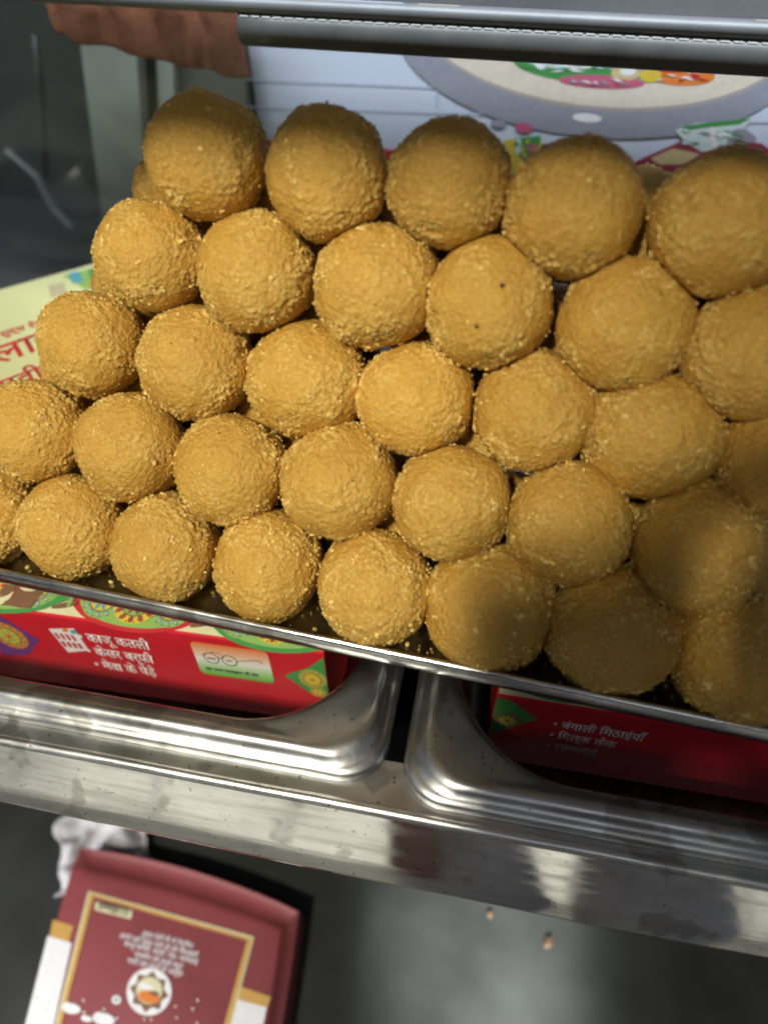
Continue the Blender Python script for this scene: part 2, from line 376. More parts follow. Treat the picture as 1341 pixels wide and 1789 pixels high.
# second rank, glimpsed through the gaps of the front face and at the pile's shoulders
for i, n in ((0, 8), (1, 7), (2, 7), (3, 6)):
    for j in range(n):
        b = [q for q in BALLS if q[0] == i and q[1] == min(j, LEN[i] - 1)][0]
        laddu((b[2] - (0.006 if (i, j) == (3, 0) else 0) + random.uniform(-.001, .001), b[3] + 0.0505, b[4]), 0.0246, 5 if (i, j) == (3, 0) else 4,
              'golden ladoo behind the left end of the top row, peeking out' if (i, j) == (3, 0) else 'golden ladoo of the second rank, glimpsed in a gap between front ones',
              'golden ladoos behind the front face of the pile', 350 if (i, j) == (3, 0) else 60)
laddu((0.2800, 0.130, 0.1405), 0.0246, 5, 'dark golden ladoo behind the top row, between its two rightmost ladoos', 'golden ladoos behind the front face of the pile', 200)

# ---------------------------------------------------------------- tray
TA = math.radians(0.7)
tray = empty('serving_tray', (0.0, -0.0275, 0.0), TA)
tag(tray, 'long stainless steel tray with a shallow rim under the heaped ladoos', 'tray')
prof = [(0.0, 0.0135, .012), (-0.0012, 0.0140, .012), (-0.0016, 0.0160, .012), (-0.0006, 0.0205, .012), (0.0006, 0.0219, .012), (0.0020, 0.0216, .011), (0.0026, 0.0200, .010), (0.0042, 0.0060, .010), (0.0065, 0.0034, .009), (0.010, 0.0026, .008)]
rings = [rrect(-0.115 + a, 0.50 - a, -0.0032 + a, 0.178 - a, r, z, 8) for a, z, r in prof]
link('tray_pan', loft(rings, M_TRAY, 'tray_pan'), tray)
prof = [(0.0016, 0.0140, .011), (0.0052, 0.0035, .009), (0.009, 0.0008, .008), (0.012, 0.0002, .008)]
rings = [rrect(-0.115 + a, 0.50 - a, -0.0032 + a, 0.178 - a, r, z, 8)[::-1] for a, z, r in prof]
link('tray_underside', loft(rings, M_TRAY, 'tray_underside'), tray)
# loose crumbs lying in the tray along the rim
cn, cf = ico(1); cn = np.array([tuple(v) for v in cn]); cf = np.array(cf); V, Fs = [], []
for k in range(150):
    x = rng.uniform(-0.03, 0.40); r = rng.choice([.0004, .0006, .0009, .0013]); y = rng.uniform(-0.0245, -0.004)
    V.append(cn * rng.uniform(.7, 1.3, 3) * r + np.array([x, y + x * math.tan(TA), 0.0030 + r * .6])); Fs.append(cf + k * len(cn))
cr = link('loose_crumbs', mesh('loose_crumbs', np.concatenate(V).tolist(), np.concatenate(Fs).tolist(), M_CRUMB))
tag(cr, 'loose yellow crumbs scattered in the tray along its front rim', 'crumbs', kind='stuff')

# ---------------------------------------------------------------- printed flat work
def flat(name, polys, org, ex, ey, nz, mats, parent, lift=0.0002):
    """polys: list of (points2d, material index, layer)"""
    vs, fs, mi = [], [], []
    pw = parent.matrix_world if parent else Matrix()
    for pts, m, layer in polys:
        b = len(vs)
        for a, c in pts: vs.append(Vector(org) + ex * a + ey * c + nz * (lift + 0.00006 * layer + 0.000003 * (len(fs) + 1)))
        fs.append(tuple(range(b, b + len(pts)))); mi.append(m)
    return link(name, mesh(name, vs, fs, mats, False, mi), parent)
def disc(cx, cy, rx, ry=None, n=20, rot=0.0, a0=0, a1=360):
    ry = ry or rx; o = []
    for k in range(n):
        a = math.radians(a0 + (a1 - a0) * k / n); x, y = rx * math.cos(a), ry * math.sin(a)
        o.append((cx + x * math.cos(rot) - y * math.sin(rot), cy + x * math.sin(rot) + y * math.cos(rot)))
    return o
def mandala(cx, cy, R, cols, base=1):
    """cols = indices (ground, petal, petal2, dot)"""
    L = [(disc(cx, cy, R, n=32), cols[0], base)]
    for k in range(12):
        a = math.pi * 2 * k / 12; L.append((disc(cx + .78 * R * math.cos(a), cy + .78 * R * math.sin(a), .17 * R, .12 * R, 10, a), cols[1], base + 1))
        L.append((disc(cx + .80 * R * math.cos(a), cy + .80 * R * math.sin(a), .07 * R, n=8), cols[3], base + 2))
    for k in range(16):
        a = math.pi * 2 * (k + .5) / 16; L.append((disc(cx + .93 * R * math.cos(a), cy + .93 * R * math.sin(a), .045 * R, n=6), 5, base + 2))
    L.append((disc(cx, cy, R * .64, n=28), 5, base + 1.5)); L.append((disc(cx, cy, R * .58, n=28), cols[2], base + 2))
    for k in range(8):
        a = math.pi * 2 * (k + .5) / 8; L.append((disc(cx + .36 * R * math.cos(a), cy + .36 * R * math.sin(a), .20 * R, .09 * R, 12, a), cols[1], base + 3))
    L.append((disc(cx, cy, R * .17, n=14), cols[0], base + 4)); L.append((disc(cx, cy, R * .09, n=10), cols[3], base + 5))
    return L
def lettering(name, s, size, org, ex, ey, nz, m, parent, lift=0.0004, shear=0, squeeze=1.0, align='LEFT'):
    out_ = []
    for ch in s:                                   # the short i sign stands before its consonant
        if ch == '\u093f' and out_: out_.insert(len(out_) - 1, ch)
        else: out_.append(ch)
    c = bpy.data.curves.new(name, 'FONT'); c.body = ''.join(out_); c.size = size; c.align_x = align; c.resolution_u = 3; c.offset = size * 0.012
    tmp = bpy.data.objects.new('t', c); COL.objects.link(tmp)
    dg = bpy.context.evaluated_depsgraph_get(); me = bpy.data.meshes.new_from_object(tmp.evaluated_get(dg))
    bpy.data.objects.remove(tmp)
    me.name = name; me.materials.clear(); me.materials.append(m)
    for v in me.vertices:
        x, y = v.co.x * squeeze, v.co.y; v.co = Vector(org) + ex * (x + shear * y) + ey * y + nz * lift
    return link(name, me, parent)
P = lambda n, c, r=0.45: plain(n, c, r, var=0.06, scale=200)
K_CREAM = P('print_cream', (0.72, 0.68, 0.42)); K_GREEN = P('print_green', (0.07, 0.30, 0.08)); K_YEL = P('print_yellow', (0.70, 0.52, 0.06)); K_BLUE = P('print_blue', (0.10, 0.35, 0.42))
K_LGREEN = P('print_light_green', (0.28, 0.46, 0.12)); K_RED = P('print_red', (0.56, 0.035, 0.045), 0.35); K_WHITE = P('print_white', (0.85, 0.83, 0.82)); K_ORANGE = P('print_orange', (0.75, 0.22, 0.04))
K_PURPLE = P('print_purple', (0.16, 0.05, 0.22)); K_BROWN = P('print_brown', (0.22, 0.11, 0.06)); K_INK = P('print_black', (0.02, 0.02, 0.02)); K_GOLD = P('print_gold', (0.62, 0.36, 0.10), 0.35)
K_PINK = P('print_pink', (0.55, 0.12, 0.20))
M_REDCARD = plain('red_card', (0.60, 0.022, 0.035), 0.30, var=0.07, scale=30)

def grad_material(name, stops, axis):
    t = NT(name); tc = t.n('ShaderNodeTexCoord'); sx = t.n('ShaderNodeSeparateXYZ'); t.l(tc.outputs['Generated'], sx.inputs[0])
    t.l(t.ramp(sx.outputs[axis], stops), t.b.inputs['Base Color']); t.b.inputs['Roughness'].default_value = 0.35
    return t.m
M_TRI = grad_material('flag_gradient', [(0.0, (0.10, 0.48, 0.04)), (0.32, (0.50, 0.74, 0.40)), (0.5, (0.85, 0.85, 0.82)), (0.68, (0.85, 0.60, 0.42)), (1.0, (0.80, 0.20, 0.04))], 2)

# ---- red box in the left pan
def carton(name, label, w, d, h, loc, rz, m, cat='box', bevel=0.0012):
    e = empty(name, loc, rz); tag(e, label, cat)
    b = box('carton_body', (-w, 0, 0, d, -h, 0), m, e, bevel)
    return e
red = carton('sweet_box', 'bright red printed sweet box with flag emblem lying in the left pan', 0.30, 0.11, 0.078, at(566, 1141, 2, -0.0125), math.radians(5.2), M_REDCARD)
EX, EY, EZ = Vector((1, 0, 0)), Vector((0, 1, 0)), Vector((0, 0, 1)); NF = Vector((0, -1, 0))
L = [([(-0.299, 0.0012), (-0.0012, 0.0012), (-0.0012, 0.109), (-0.299, 0.109)], 0, 0)]
def ogee(cx, w, h, y0, mi, lay, s=1.0):
    return ([(cx - w * s, y0 + h * .5 * (1 - s)), (cx - w * .62 * s, y0 + h * (.5 - .48 * s) + h * .0), (cx + w * .62 * s, y0 + h * (.5 - .48 * s)), (cx + w * s, y0 + h * .5 * (1 - s)),
             (cx + w * .86 * s, y0 + h * (.5 + .3 * s)), (cx + w * .4 * s, y0 + h * (.5 + .5 * s)), (cx - w * .4 * s, y0 + h * (.5 + .5 * s)), (cx - w * .86 * s, y0 + h * (.5 + .3 * s))], mi, lay)
MM = [K_CREAM, K_RED, K_GREEN, K_YEL, K_BLUE, K_BROWN, K_LGREEN, K_ORANGE, K_PURPLE, K_WHITE]
for cx, frame in ((-0.026, 2), (-0.098, 1), (-0.170, 2)):
    L.append((disc(cx, 0.012, 0.0335, 0.0155, 28), frame, 1))
    L.append(([(cx - .040, 0.012), (cx - .028, 0.004), (cx - .028, 0.020)], frame, 1)); L.append(([(cx + .040, 0.012), (cx + .028, 0.004), (cx + .028, 0.020)], frame, 1))
    L.append((disc(cx, 0.012, 0.0300, 0.0130, 28), 6, 2))
    L += mandala(cx - 0.018, 0.012, 0.0105, (6, 4, 3, 3), 3); L += mandala(cx + 0.018, 0.012, 0.0105, (6, 4, 3, 3), 3); L += mandala(cx, 0.012, 0.0115, (3, 5, 6, 1), 9)
for q in [(-0.062, 0.006, 0.4), (-0.134, 0.006, 0.4), (-0.062, 0.014, 1.1), (-0.134, 0.015, 2.0)]:
    L.append((disc(q[0], q[1], .0065, .0016, 10, q[2]), 5, 1)); L.append((disc(q[0] + .002, q[1] + .004, .005, .0012, 10, q[2] + 1.2), 6, 2))
L.append(([(-0.299, 0.0012), (-0.150, 0.0012), (-0.143, 0.03), (-0.299, 0.05)], 5, 6))
for k in range(14):
    L.append((disc(-0.155 - (k % 5) * .011, 0.004 + (k // 5) * .008 + .002 * (k % 2), .0058, .0033, 12, k * 1.3), (9, 0, 7, 9)[k % 4] if k % 3 else 5, 8 + k))
flat('top_print', L, (0, 0, 0), EX, EY, EZ, MM, red)
L = []
# right end: green diamond with mandala; left purple one
L.append(([(-0.0006, -0.0030), (-0.0006, -0.036), (-0.0120, -0.0310), (-0.0225, -0.0205), (-0.0090, -0.0120)], 2, 0))
L += [(p, m, l) for p, m, l in mandala(-0.0078, -0.0205, 0.0074, (6, 3, 3, 1), 1)]
L += [(p, m, l) for p, m, l in mandala(-0.0060, -0.0300, 0.0042, (6, 3, 3, 1), 1)]
flat('mandala_print', L, (0, 0, 0), EX, EZ * 1.34, NF, MM, red); L = []
L.append(([(-0.155, -0.020), (-0.168, -0.006), (-0.185, -0.004), (-0.185, -0.038), (-0.168, -0.034)], 8, 0))
L += mandala(-0.172, -0.020, 0.0098, (7, 6, 3, 1), 1)
flat('mandala_print', L, (0, 0, 0), EX, EZ * 1.34, NF, MM, red)
for k, s in enumerate(('• काजू कतली', '• केसर बर्फी', '• मेवा के पेड़े')):
    lettering('lettering', s, 0.0092, (-0.1300, 0, -0.0205 - k * 0.0142), EX, EZ * 1.34, NF, K_WHITE, red, squeeze=0.84)
# small white logo block left of the list
L = [([(-0.1450, -0.010), (-0.1300, -0.007), (-0.1285, -0.023), (-0.1420, -0.027)], 9, 0)]
for k in range(4):
    L.append(([(-0.1435 + .0030 * k, -0.0125), (-0.1418 + .0030 * k, -0.0122), (-0.1412 + .0030 * k, -0.0165), (-0.1428 + .0030 * k, -0.0168)], 1, 1))
    L.append(([(-0.1425 + .0030 * k, -0.0185), (-0.1405 + .0030 * k, -0.0182), (-0.1402 + .0030 * k, -0.0222), (-0.1420 + .0030 * k, -0.0225)], 1, 1))
L.append((disc(-0.1310, -0.0095, .0022, .0014, 10, .4), 4, 2)); L.append((disc(-0.1355, -0.0092, .0020, .0012, 10, .4), 7, 2))
flat('logo_print', L, (0, 0, 0), EX, EZ * 1.34, NF, MM, red)
# flag coloured emblem panel with round spectacles
em = []
for cx_, cy_, a0 in ((-0.0315, -0.0070, 0), (-0.0655, -0.0070, 90), (-0.0655, -0.0255, 180), (-0.0315, -0.0255, 270)):
    for k in range(6):
        a = math.radians(a0 + 18 * k); em.append((cx_ + .0028 * math.cos(a), cy_ + .0028 * math.sin(a)))
flat('emblem_panel', [(em, 0, 0)], (0, 0, 0), EX, EZ * 1.34, NF, [M_TRI], red, 0.0004)
def ring_poly(cx, cy, r, w, n=26):
    o, i_ = disc(cx, cy, r, n=n), disc(cx, cy, r - w, n=n); return [([o[k], o[(k + 1) % n], i_[(k + 1) % n], i_[k]], 0, 4) for k in range(n)]
def stroke(pts, w):
    return [([(a[0], a[1] - w), (b[0], b[1] - w), (b[0], b[1] + w), (a[0], a[1] + w)], 0, 5) for a, b in zip(pts[:-1], pts[1:])]
L = ring_poly(-0.0595, -0.0148, .0040, .0005) + ring_poly(-0.0500, -0.0148, .0040, .0005)
L += stroke([(-0.0559, -0.0140), (-0.0548, -0.0134), (-0.0536, -0.0140)], .00028)
L += stroke([(-0.0642, -0.0132), (-0.0610, -0.0112), (-0.0570, -0.0098), (-0.0545, -0.0100), (-0.0530, -0.0108)], .0002)
L += stroke([(-0.0461, -0.0142), (-0.0420, -0.0134), (-0.0370, -0.0118), (-0.0340, -0.0116), (-0.0328, -0.0128), (-0.0336, -0.0140)], .0002)
flat('spectacles_print', L, (0, 0, 0), EX, EZ * 1.34, NF, [K_INK], red)
lettering('lettering', 'एक कदम स्वच्छता की ओर', 0.0030, (-0.0645, 0, -0.0240 * 1.34), EX, EZ * 1.34, NF, K_INK, red, 0.0008, squeeze=0.92)
lettering('lettering', 'स्वच्छ', 0.0017, (-0.0617, 0, -0.0153 * 1.34), EX, EZ * 1.34, NF, K_INK, red, 0.0008)
lettering('lettering', 'भारत', 0.0017, (-0.0520, 0, -0.0153 * 1.34), EX, EZ * 1.34, NF, K_INK, red, 0.0008)

# ---- second red box in the right pan
red2 = empty('sweet_box', at(866, 1215, 2, -0.0175), math.radians(4.0))
tag(red2, 'dark red printed sweet box in the right pan, in shadow under the tray', 'box')
box('carton_body', (0, 0.30, 0, 0.11, -0.07, 0), M_REDCARD, red2, 0.0012)
L = [([(0.0012, 0.0012), (0.299, 0.0012), (0.299, 0.109), (0.0012, 0.109)], 0, 0)]
for cx in (0.03, 0.10, 0.17, 0.24):
    L.append((disc(cx, 0.014, 0.030, 0.0125, 24), 2, 1)); L += mandala(cx, 0.014, 0.0115, (6, 4, 3, 3), 2)
flat('top_print', L, (0, 0, 0), EX, EY, EZ, MM, red2)
L = [([(0.0006, -0.0012), (0.0075, -0.0025), (0.0215, -0.0165), (0.0100, -0.0310), (0.0006, -0.040)], 2, 0)] + mandala(0.0078, -0.0225, 0.0070, (5, 6, 3, 1), 1)
flat('front_print', L, (0, 0, 0), EX, EZ, NF, MM, red2)
for k, s in enumerate(('• बंगाली मिठाईयाँ', '• मिल्क केक', '• रसमलाई')):
    lettering('lettering', s, 0.0080, (0.0290, 0, -0.0215 - k * 0.0120), EX, EZ * 1.3, NF, K_WHITE, red2, squeeze=0.85)

# ---- pale green box behind the left end of the heap
bx0 = at(150, 462, 2, 0.034); bx1 = at(-60, 520, 2, 0.034)
dir_ = (bx0 - bx1); ang = math.atan2(dir_.y, dir_.x)
M_PALE = plain('pale_green_card', (0.66, 0.68, 0.36), 0.45, var=0.05, scale=20)
gb = empty('flat_box', (bx0.x + 0.012, bx0.y + 0.010, 0.034), ang)
tag(gb, 'pale yellow-green box with red Hindi lettering, behind the left end of the heap', 'box')
box('carton_body', (-0.22, 0.0, -0.17, 0, -0.030, 0), M_PALE, gb, 0.0012)
gm = Matrix.Rotation(-ang, 4, 'Z') @ Matrix.Translation(-gb.location)
def gl(x, y): p = gm @ at(x, y, 2, 0.034); return (p.x, p.y)
L = [([gl(110, 482), gl(185, 464), gl(190, 500), gl(150, 506)], 1, 0), ([gl(120, 478), gl(138, 474), gl(146, 492), gl(128, 496)], 4, 1),
     ([gl(84, 500), gl(112, 494), gl(116, 512), gl(90, 520)], 3, 1), ([gl(155, 470), gl(175, 470), gl(178, 500), gl(160, 498)], 2, 2)]
flat('corner_print', L, (0, 0, 0), EX, EY, EZ, [K_GOLD, K_LGREEN, K_GREEN, P('print_tan', (0.5, 0.45, 0.28)), K_BLUE], gb)
def on_top(x0, y0, x1, y1):
    a = gm @ at(x0, y0, 2, 0.034); b = gm @ at(x1, y1, 2, 0.034); e = (b - a).normalized(); return a, e
a, e = on_top(0, 636, 68, 612)
e2 = Vector((-e.y, e.x, 0))
lettering('lettering', 'लाजवाब', 0.026, a - e * 0.002, e, e2, EZ, K_RED, gb)
a, e = on_top(0, 690, 100, 652); e2 = Vector((-e.y, e.x, 0))
lettering('lettering', 'स्वीट्स', 0.018, a - e * 0.001, e, e2, EZ, K_RED, gb)
a, e = on_top(2, 590, 60, 572); e2 = Vector((-e.y, e.x, 0))
lettering('lettering', 'शुद्ध देशी घी', 0.008, a, e, e2, EZ, K_RED, gb)

# ---------------------------------------------------------------- maroon box on the lower shelf
mz = -0.262
q = [at(135, 1474, 2, mz), at(522, 1586, 2, mz), at(486, 1800, 2, mz - 0.004), at(45, 1800, 2, mz - 0.004)]
org = (q[0] + q[1]) / 2; exm = (q[1] - q[0]).normalized(); eym = Vector((-exm.y, exm.x, 0)).normalized(); wM = (q[1] - q[0]).length
mb = empty('maroon_box', org, math.atan2(exm.y, exm.x))
tag(mb, 'maroon cardboard sweet box with gold frame and white corners on the lower shelf', 'box')
M_MAR = plain('maroon_card', (0.25, 0.050, 0.054), 0.5, var=0.10, scale=25, bump=0.05)
hw, dp = wM / 2, 0.150
# lid: raised curved rim at back and right, sunken face; skewed like a worn carton
mi0 = Matrix.Rotation(-math.atan2(exm.y, exm.x), 4, 'Z') @ Matrix.Translation(-org)
lq, rq = mi0 @ q[3], mi0 @ q[2]
def skew(x, y):
    t = y / lq.y; xl = -hw + (lq.x + hw) * t; xr = hw + (rq.x - hw) * (y / rq.y)
    return xl + (xr - xl) * (x + hw) / (2 * hw)
def quad_ring(inset_b, inset_r, inset_l, z, bow=0.006, n=12):
    return [(skew(x, y), y, z_) for x, y, z_ in quad_ring0(inset_b, inset_r, inset_l, z, bow, n)]
def quad_ring0(inset_b, inset_r, inset_l, z, bow=0.006, n=12):
    pts = []
    for k in range(n + 1):
        s = k / n; x = -hw + inset_l + (2 * hw - inset_l - inset_r) * s
        pts.append((x, -inset_b + bow * 4 * s * (1 - s) - 0.0, z))
    for k in range(1, n + 1):
        s = k / n; pts.append((hw - inset_r + 0.002 * math.sin(math.pi * s), -inset_b - (dp - inset_b) * s, z))
    for k in range(1, n + 1):
        s = k / n; pts.append((hw - inset_r - (2 * hw - inset_l - inset_r) * s, -dp, z))
    for k in range(1, n):
        s = k / n; pts.append((-hw + inset_l, -dp + (dp - inset_b) * s, z))
    return pts
rings = [quad_ring(-.001, -.001, 0, -0.036), quad_ring(0, 0, 0, -0.0090), quad_ring(0.0004, 0.0004, .0002, -0.0068), quad_ring(0.0014, 0.0014, .0005, -0.0066), quad_ring(0.0022, 0.0020, .0006, -0.0080),
         quad_ring(0.0135, 0.0080, 0.0010, -0.0018, 0.003), quad_ring(0.0150, 0.0092, 0.0012, -0.0008, 0.003), quad_ring(0.018, 0.0110, 0.0014, -0.0004, 0.002)]
link('carton_body', loft(rings, M_MAR, 'carton_body'), mb)
mi_ = Matrix.Rotation(-math.atan2(exm.y, exm.x), 4, 'Z') @ Matrix.Translation(-org)
def ml(x, y): p = mi_ @ at(x, y, 2, mz - 0.0004); return (p.x, p.y)
MC = [K_GOLD, K_WHITE, M_MAR, K_CREAM, K_BROWN, K_ORANGE, K_GREEN]
def band(poly_out, poly_in, m, lay):
    n = len(poly_out); return [([poly_out[k], poly_out[(k + 1) % n], poly_in[(k + 1) % n], poly_in[k]], m, lay) for k in range(n)]
fo = [ml(158, 1560), ml(441, 1640), ml(398, 1800), ml(98, 1800)]
fi = [ml(164, 1567), ml(432, 1643), ml(389, 1800), ml(106, 1800)]
fo2 = [ml(155, 1557), ml(444, 1637), ml(402, 1800), ml(94, 1800)]
L = [([ml(93, 1607), ml(129, 1618), ml(117, 1656), ml(85, 1645)], 0, 0), ([ml(84, 1635), ml(126, 1648), ml(92, 1800), ml(42, 1800)], 1, 1),
     ([ml(422, 1724), ml(474, 1742), ml(466, 1762), ml(414, 1746)], 0, 0), ([ml(414, 1746), ml(466, 1760), ml(458, 1800), ml(400, 1800)], 1, 1)]
L += band(fo2, fo, 3, 2) + band(fo, fi, 0, 3)
L += [([ml(168, 1576), ml(232, 1592), ml(229, 1606), ml(166, 1590)], 3, 3)]
def md(x, y, rx, ry, n=18, rot=0.2):
    return [ml(x + rx * math.cos(t) * math.cos(rot) - ry * math.sin(t) * math.sin(rot), y + rx * math.cos(t) * math.sin(rot) + ry * math.sin(t) * math.cos(rot)) for t in [2 * math.pi * k / n for k in range(n)]]
L += [(md(261, 1733, 39, 42, 28), 1, 3), ]
star = []
for k in range(16):
    t = 2 * math.pi * k / 16 + .2; rr = 35 if k % 2 == 0 else 26; star.append(ml(261 + rr * math.cos(t), 1733 + rr * 1.06 * math.sin(t)))
L += [(star, 4, 4), (md(261, 1731, 23, 24), 3, 5), (md(261, 1742, 20, 11), 5, 6), (md(255, 1724, 14, 5), 1, 6), (md(270, 1736, 9, 4), 4, 7)]
L += [(md(204, 1747, 8, 8), 1, 3), (md(204, 1747, 3.5, 3.5, 8), 6, 4)]
for k, (x, y, s) in enumerate([(125, 1762, 17), (152, 1780, 10), (182, 1781, 20)]):
    L += [(md(x, y, s, s * .55), 1, 4), (md(x - s * .4, y - s * .2, s * .5, s * .45), 1, 5)]
for k in range(16): L.append((md(random.uniform(115, 350), random.uniform(1745, 1789), 2.2, 2.2, 7), 1 if k % 2 else 3, 4))
flat('face_print', L, (0, 0, -0.0004), EX, EY, EZ, MC, mb, 0.0003)
a = Vector((*ml(170, 1588), 0)); e = (Vector((*ml(232, 1604), 0)) - a).normalized(); e2 = Vector((-e.y, e.x, 0))
lettering('lettering', 'SWEETS', 0.0062, (a.x, a.y + .0003, -0.0002), e, e2, EZ, K_INK, mb, 0.0009)
for k, (s, x, y) in enumerate((('शुद्ध देशी घी से निर्मित', 292, 1646), ('हमारे यहाँ शुद्ध देशी घी की मिठाईयाँ', 276, 1656), ('काजू कतली, बर्फी, पेड़ा, रसमलाई', 280, 1669), ('नमकीन एवं ड्राई फ्रूट', 276, 1682), ('शादी एवं पार्टी के आर्डर', 270, 1694))):
    a = Vector((*ml(x, y), 0)); lettering('lettering', s, 0.0042, (a.x, a.y, -0.0002), e, e2, EZ, K_WHITE, mb, 0.0006, align='CENTER')

# crumpled white paper behind the maroon box
bm = bmesh.new(); bmesh.ops.create_grid(bm, x_segments=24, y_segments=24, size=0.5)
for v in bm.verts:
    p = v.co.copy(); h = noise.noise(p * 4) * .018 + abs(noise.noise(p * 9 + Vector((4, 4, 4)))) * .010
    v.co = Vector((p.x * 0.07 + noise.noise(p * 3) * .01, p.y * 0.055, 0.010 + h * .8))
pp = link('crumpled_paper', bm_mesh('crumpled_paper', bm, plain('white_paper', (0.62, 0.60, 0.62), 0.7), True))
pc = at(150, 1505, 2, -0.29); pp.location = (pc.x + .010, pc.y + .014, -0.299); pp.rotation_euler = (0, 0, 0.5)
sol = pp.modifiers.new('thickness', 'SOLIDIFY'); sol.thickness = 0.0006
tag(pp, 'crumpled white paper tucked behind the maroon box on the lower shelf', 'paper')
M_FLAKE = plain('tan_flake', (0.12, 0.068, 0.030), 0.6, var=0.3, scale=400)
for (x, y, s, lab) in ((957, 1646, .0042, 'larger tan pastry flake lying on the grey lower shelf'), (856, 1597, .0026, 'smaller tan pastry flake near the steel strip edge on the lower shelf')):
    bm = bmesh.new(); bmesh.ops.create_icosphere(bm, subdivisions=2, radius=1)
    for v in bm.verts: v.co = Vector((v.co.x * s * .7, v.co.y * s, v.co.z * s * .3)) * (1 + .5 * noise.noise(v.co * 2.2 + Vector((x, 0, 0))))
    f = link('pastry_flake', bm_mesh('pastry_flake', bm, M_FLAKE)); f.location = at(x, y, 2, -0.2985); tag(f, lab, 'flake')

# ---------------------------------------------------------------- behind the heap
YP = 0.30
M_POSTER = plain('poster_paper', (0.62, 0.68, 0.80), 0.35, var=0.05, scale=6)
po = empty('poster', (0.2, YP, 0.1)); tag(po, 'glossy pale blue poster of a plate of wrapped sweets, standing behind the heap', 'poster')
def pl_(x, y): p = at(x, y, 1, YP); return (p.x - 0.2, p.z - 0.1)
pa = pl_(428, 40); pb = pl_(450, 330)
bm = bmesh.new(); n = 40
vs = []; fs = []
for i in range(n + 1):
    x = pa[0] + (0.50 + 0.02) * i / n; w = 0.0004 * math.sin(i * .7)
    for k in range(9):
        z = -0.075 + 0.155 * k / 8; vs.append((x, 0.0004 + w * .3 , z))
for i in range(n):
    for k in range(8): fs.append((i * 9 + k, (i + 1) * 9 + k, (i + 1) * 9 + k + 1, i * 9 + k + 1))
ps = link('sheet', mesh('sheet', vs, fs, M_POSTER, True), po); sm = ps.modifiers.new('thickness', 'SOLIDIFY'); sm.thickness = 0.0012; sm.offset = 1 if False else -1
K_PGREY = P('print_grey', (0.30, 0.31, 0.36)); K_PLATE = P('print_plate', (0.72, 0.64, 0.53)); K_PLATE2 = P('print_plate_shade', (0.40, 0.36, 0.34)); K_SILV = P('print_silver', (0.62, 0.72, 0.70)); K_DKRED = P('print_dark_red', (0.30, 0.04, 0.07)); K_TANP = P('print_biscuit', (0.62, 0.50, 0.26)); K_LILAC = P('print_lilac', (0.34, 0.32, 0.38))
MP = [K_PGREY, K_PLATE, K_GREEN, K_PINK, K_YEL, K_ORANGE, K_SILV, K_DKRED, K_TANP, K_RED, K_WHITE, K_PLATE2, K_LILAC, P('thin_line', (0.50, 0.55, 0.65))]
def pe(cx, cy, rx, ry, n=48, rot=0.08):
    return [pl_(cx + rx * math.cos(t) * math.cos(rot) - ry * math.sin(t) * math.sin(rot), cy + rx * math.cos(t) * math.sin(rot) + ry * math.sin(t) * math.cos(rot)) for t in [2 * math.pi * k / n for k in range(n)]]
L = [(pe(1045, 70, 355, 170, 60), 0, 0), (pe(1056, 40, 332, 154, 60), 11, 1), (pe(1056, 38, 328, 148, 60), 1, 1.5), (pe(1062, 36, 262, 108, 60), 11, 1.8), (pe(1062, 34, 256, 104, 60), 12, 2)]
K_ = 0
for a_, b_ in (((765, 60), (762, 260)), ((430, 138), (1400, 178)), ((430, 186), (1400, 214))):  # thin lines across the sheet, slightly darker than its paper
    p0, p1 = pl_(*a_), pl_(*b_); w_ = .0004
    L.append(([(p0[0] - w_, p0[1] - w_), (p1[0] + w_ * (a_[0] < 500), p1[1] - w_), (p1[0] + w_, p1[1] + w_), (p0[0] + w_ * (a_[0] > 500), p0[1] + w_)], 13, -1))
L += [(pe(985, 118, 90, 22, 20, .15), 2, 4), (pe(960, 108, 42, 9, 14, .1), 6, 5), (pe(1005, 112, 30, 6, 12, .1), 10, 5), (pe(1050, 142, 75, 12, 20, .05), 3, 4), (pe(1092, 127, 26, 13, 12, 0), 8, 5), (pe(1096, 124, 14, 7, 10, 0), 10, 6),
      (pe(1136, 131, 20, 12, 12, 0), 4, 6), (pe(1190, 132, 58, 16, 20, .03), 5, 5), (pe(1175, 120, 30, 6, 12, 0), 9, 6), (pe(1225, 124, 28, 7, 12, 0), 7, 4)]
L += [([pl_(450, 243), pl_(700, 262), pl_(700, 330), pl_(450, 330)], 9, 1), ([pl_(700, 262), pl_(880, 285), pl_(880, 330), pl_(700, 330)], 12, 1)]
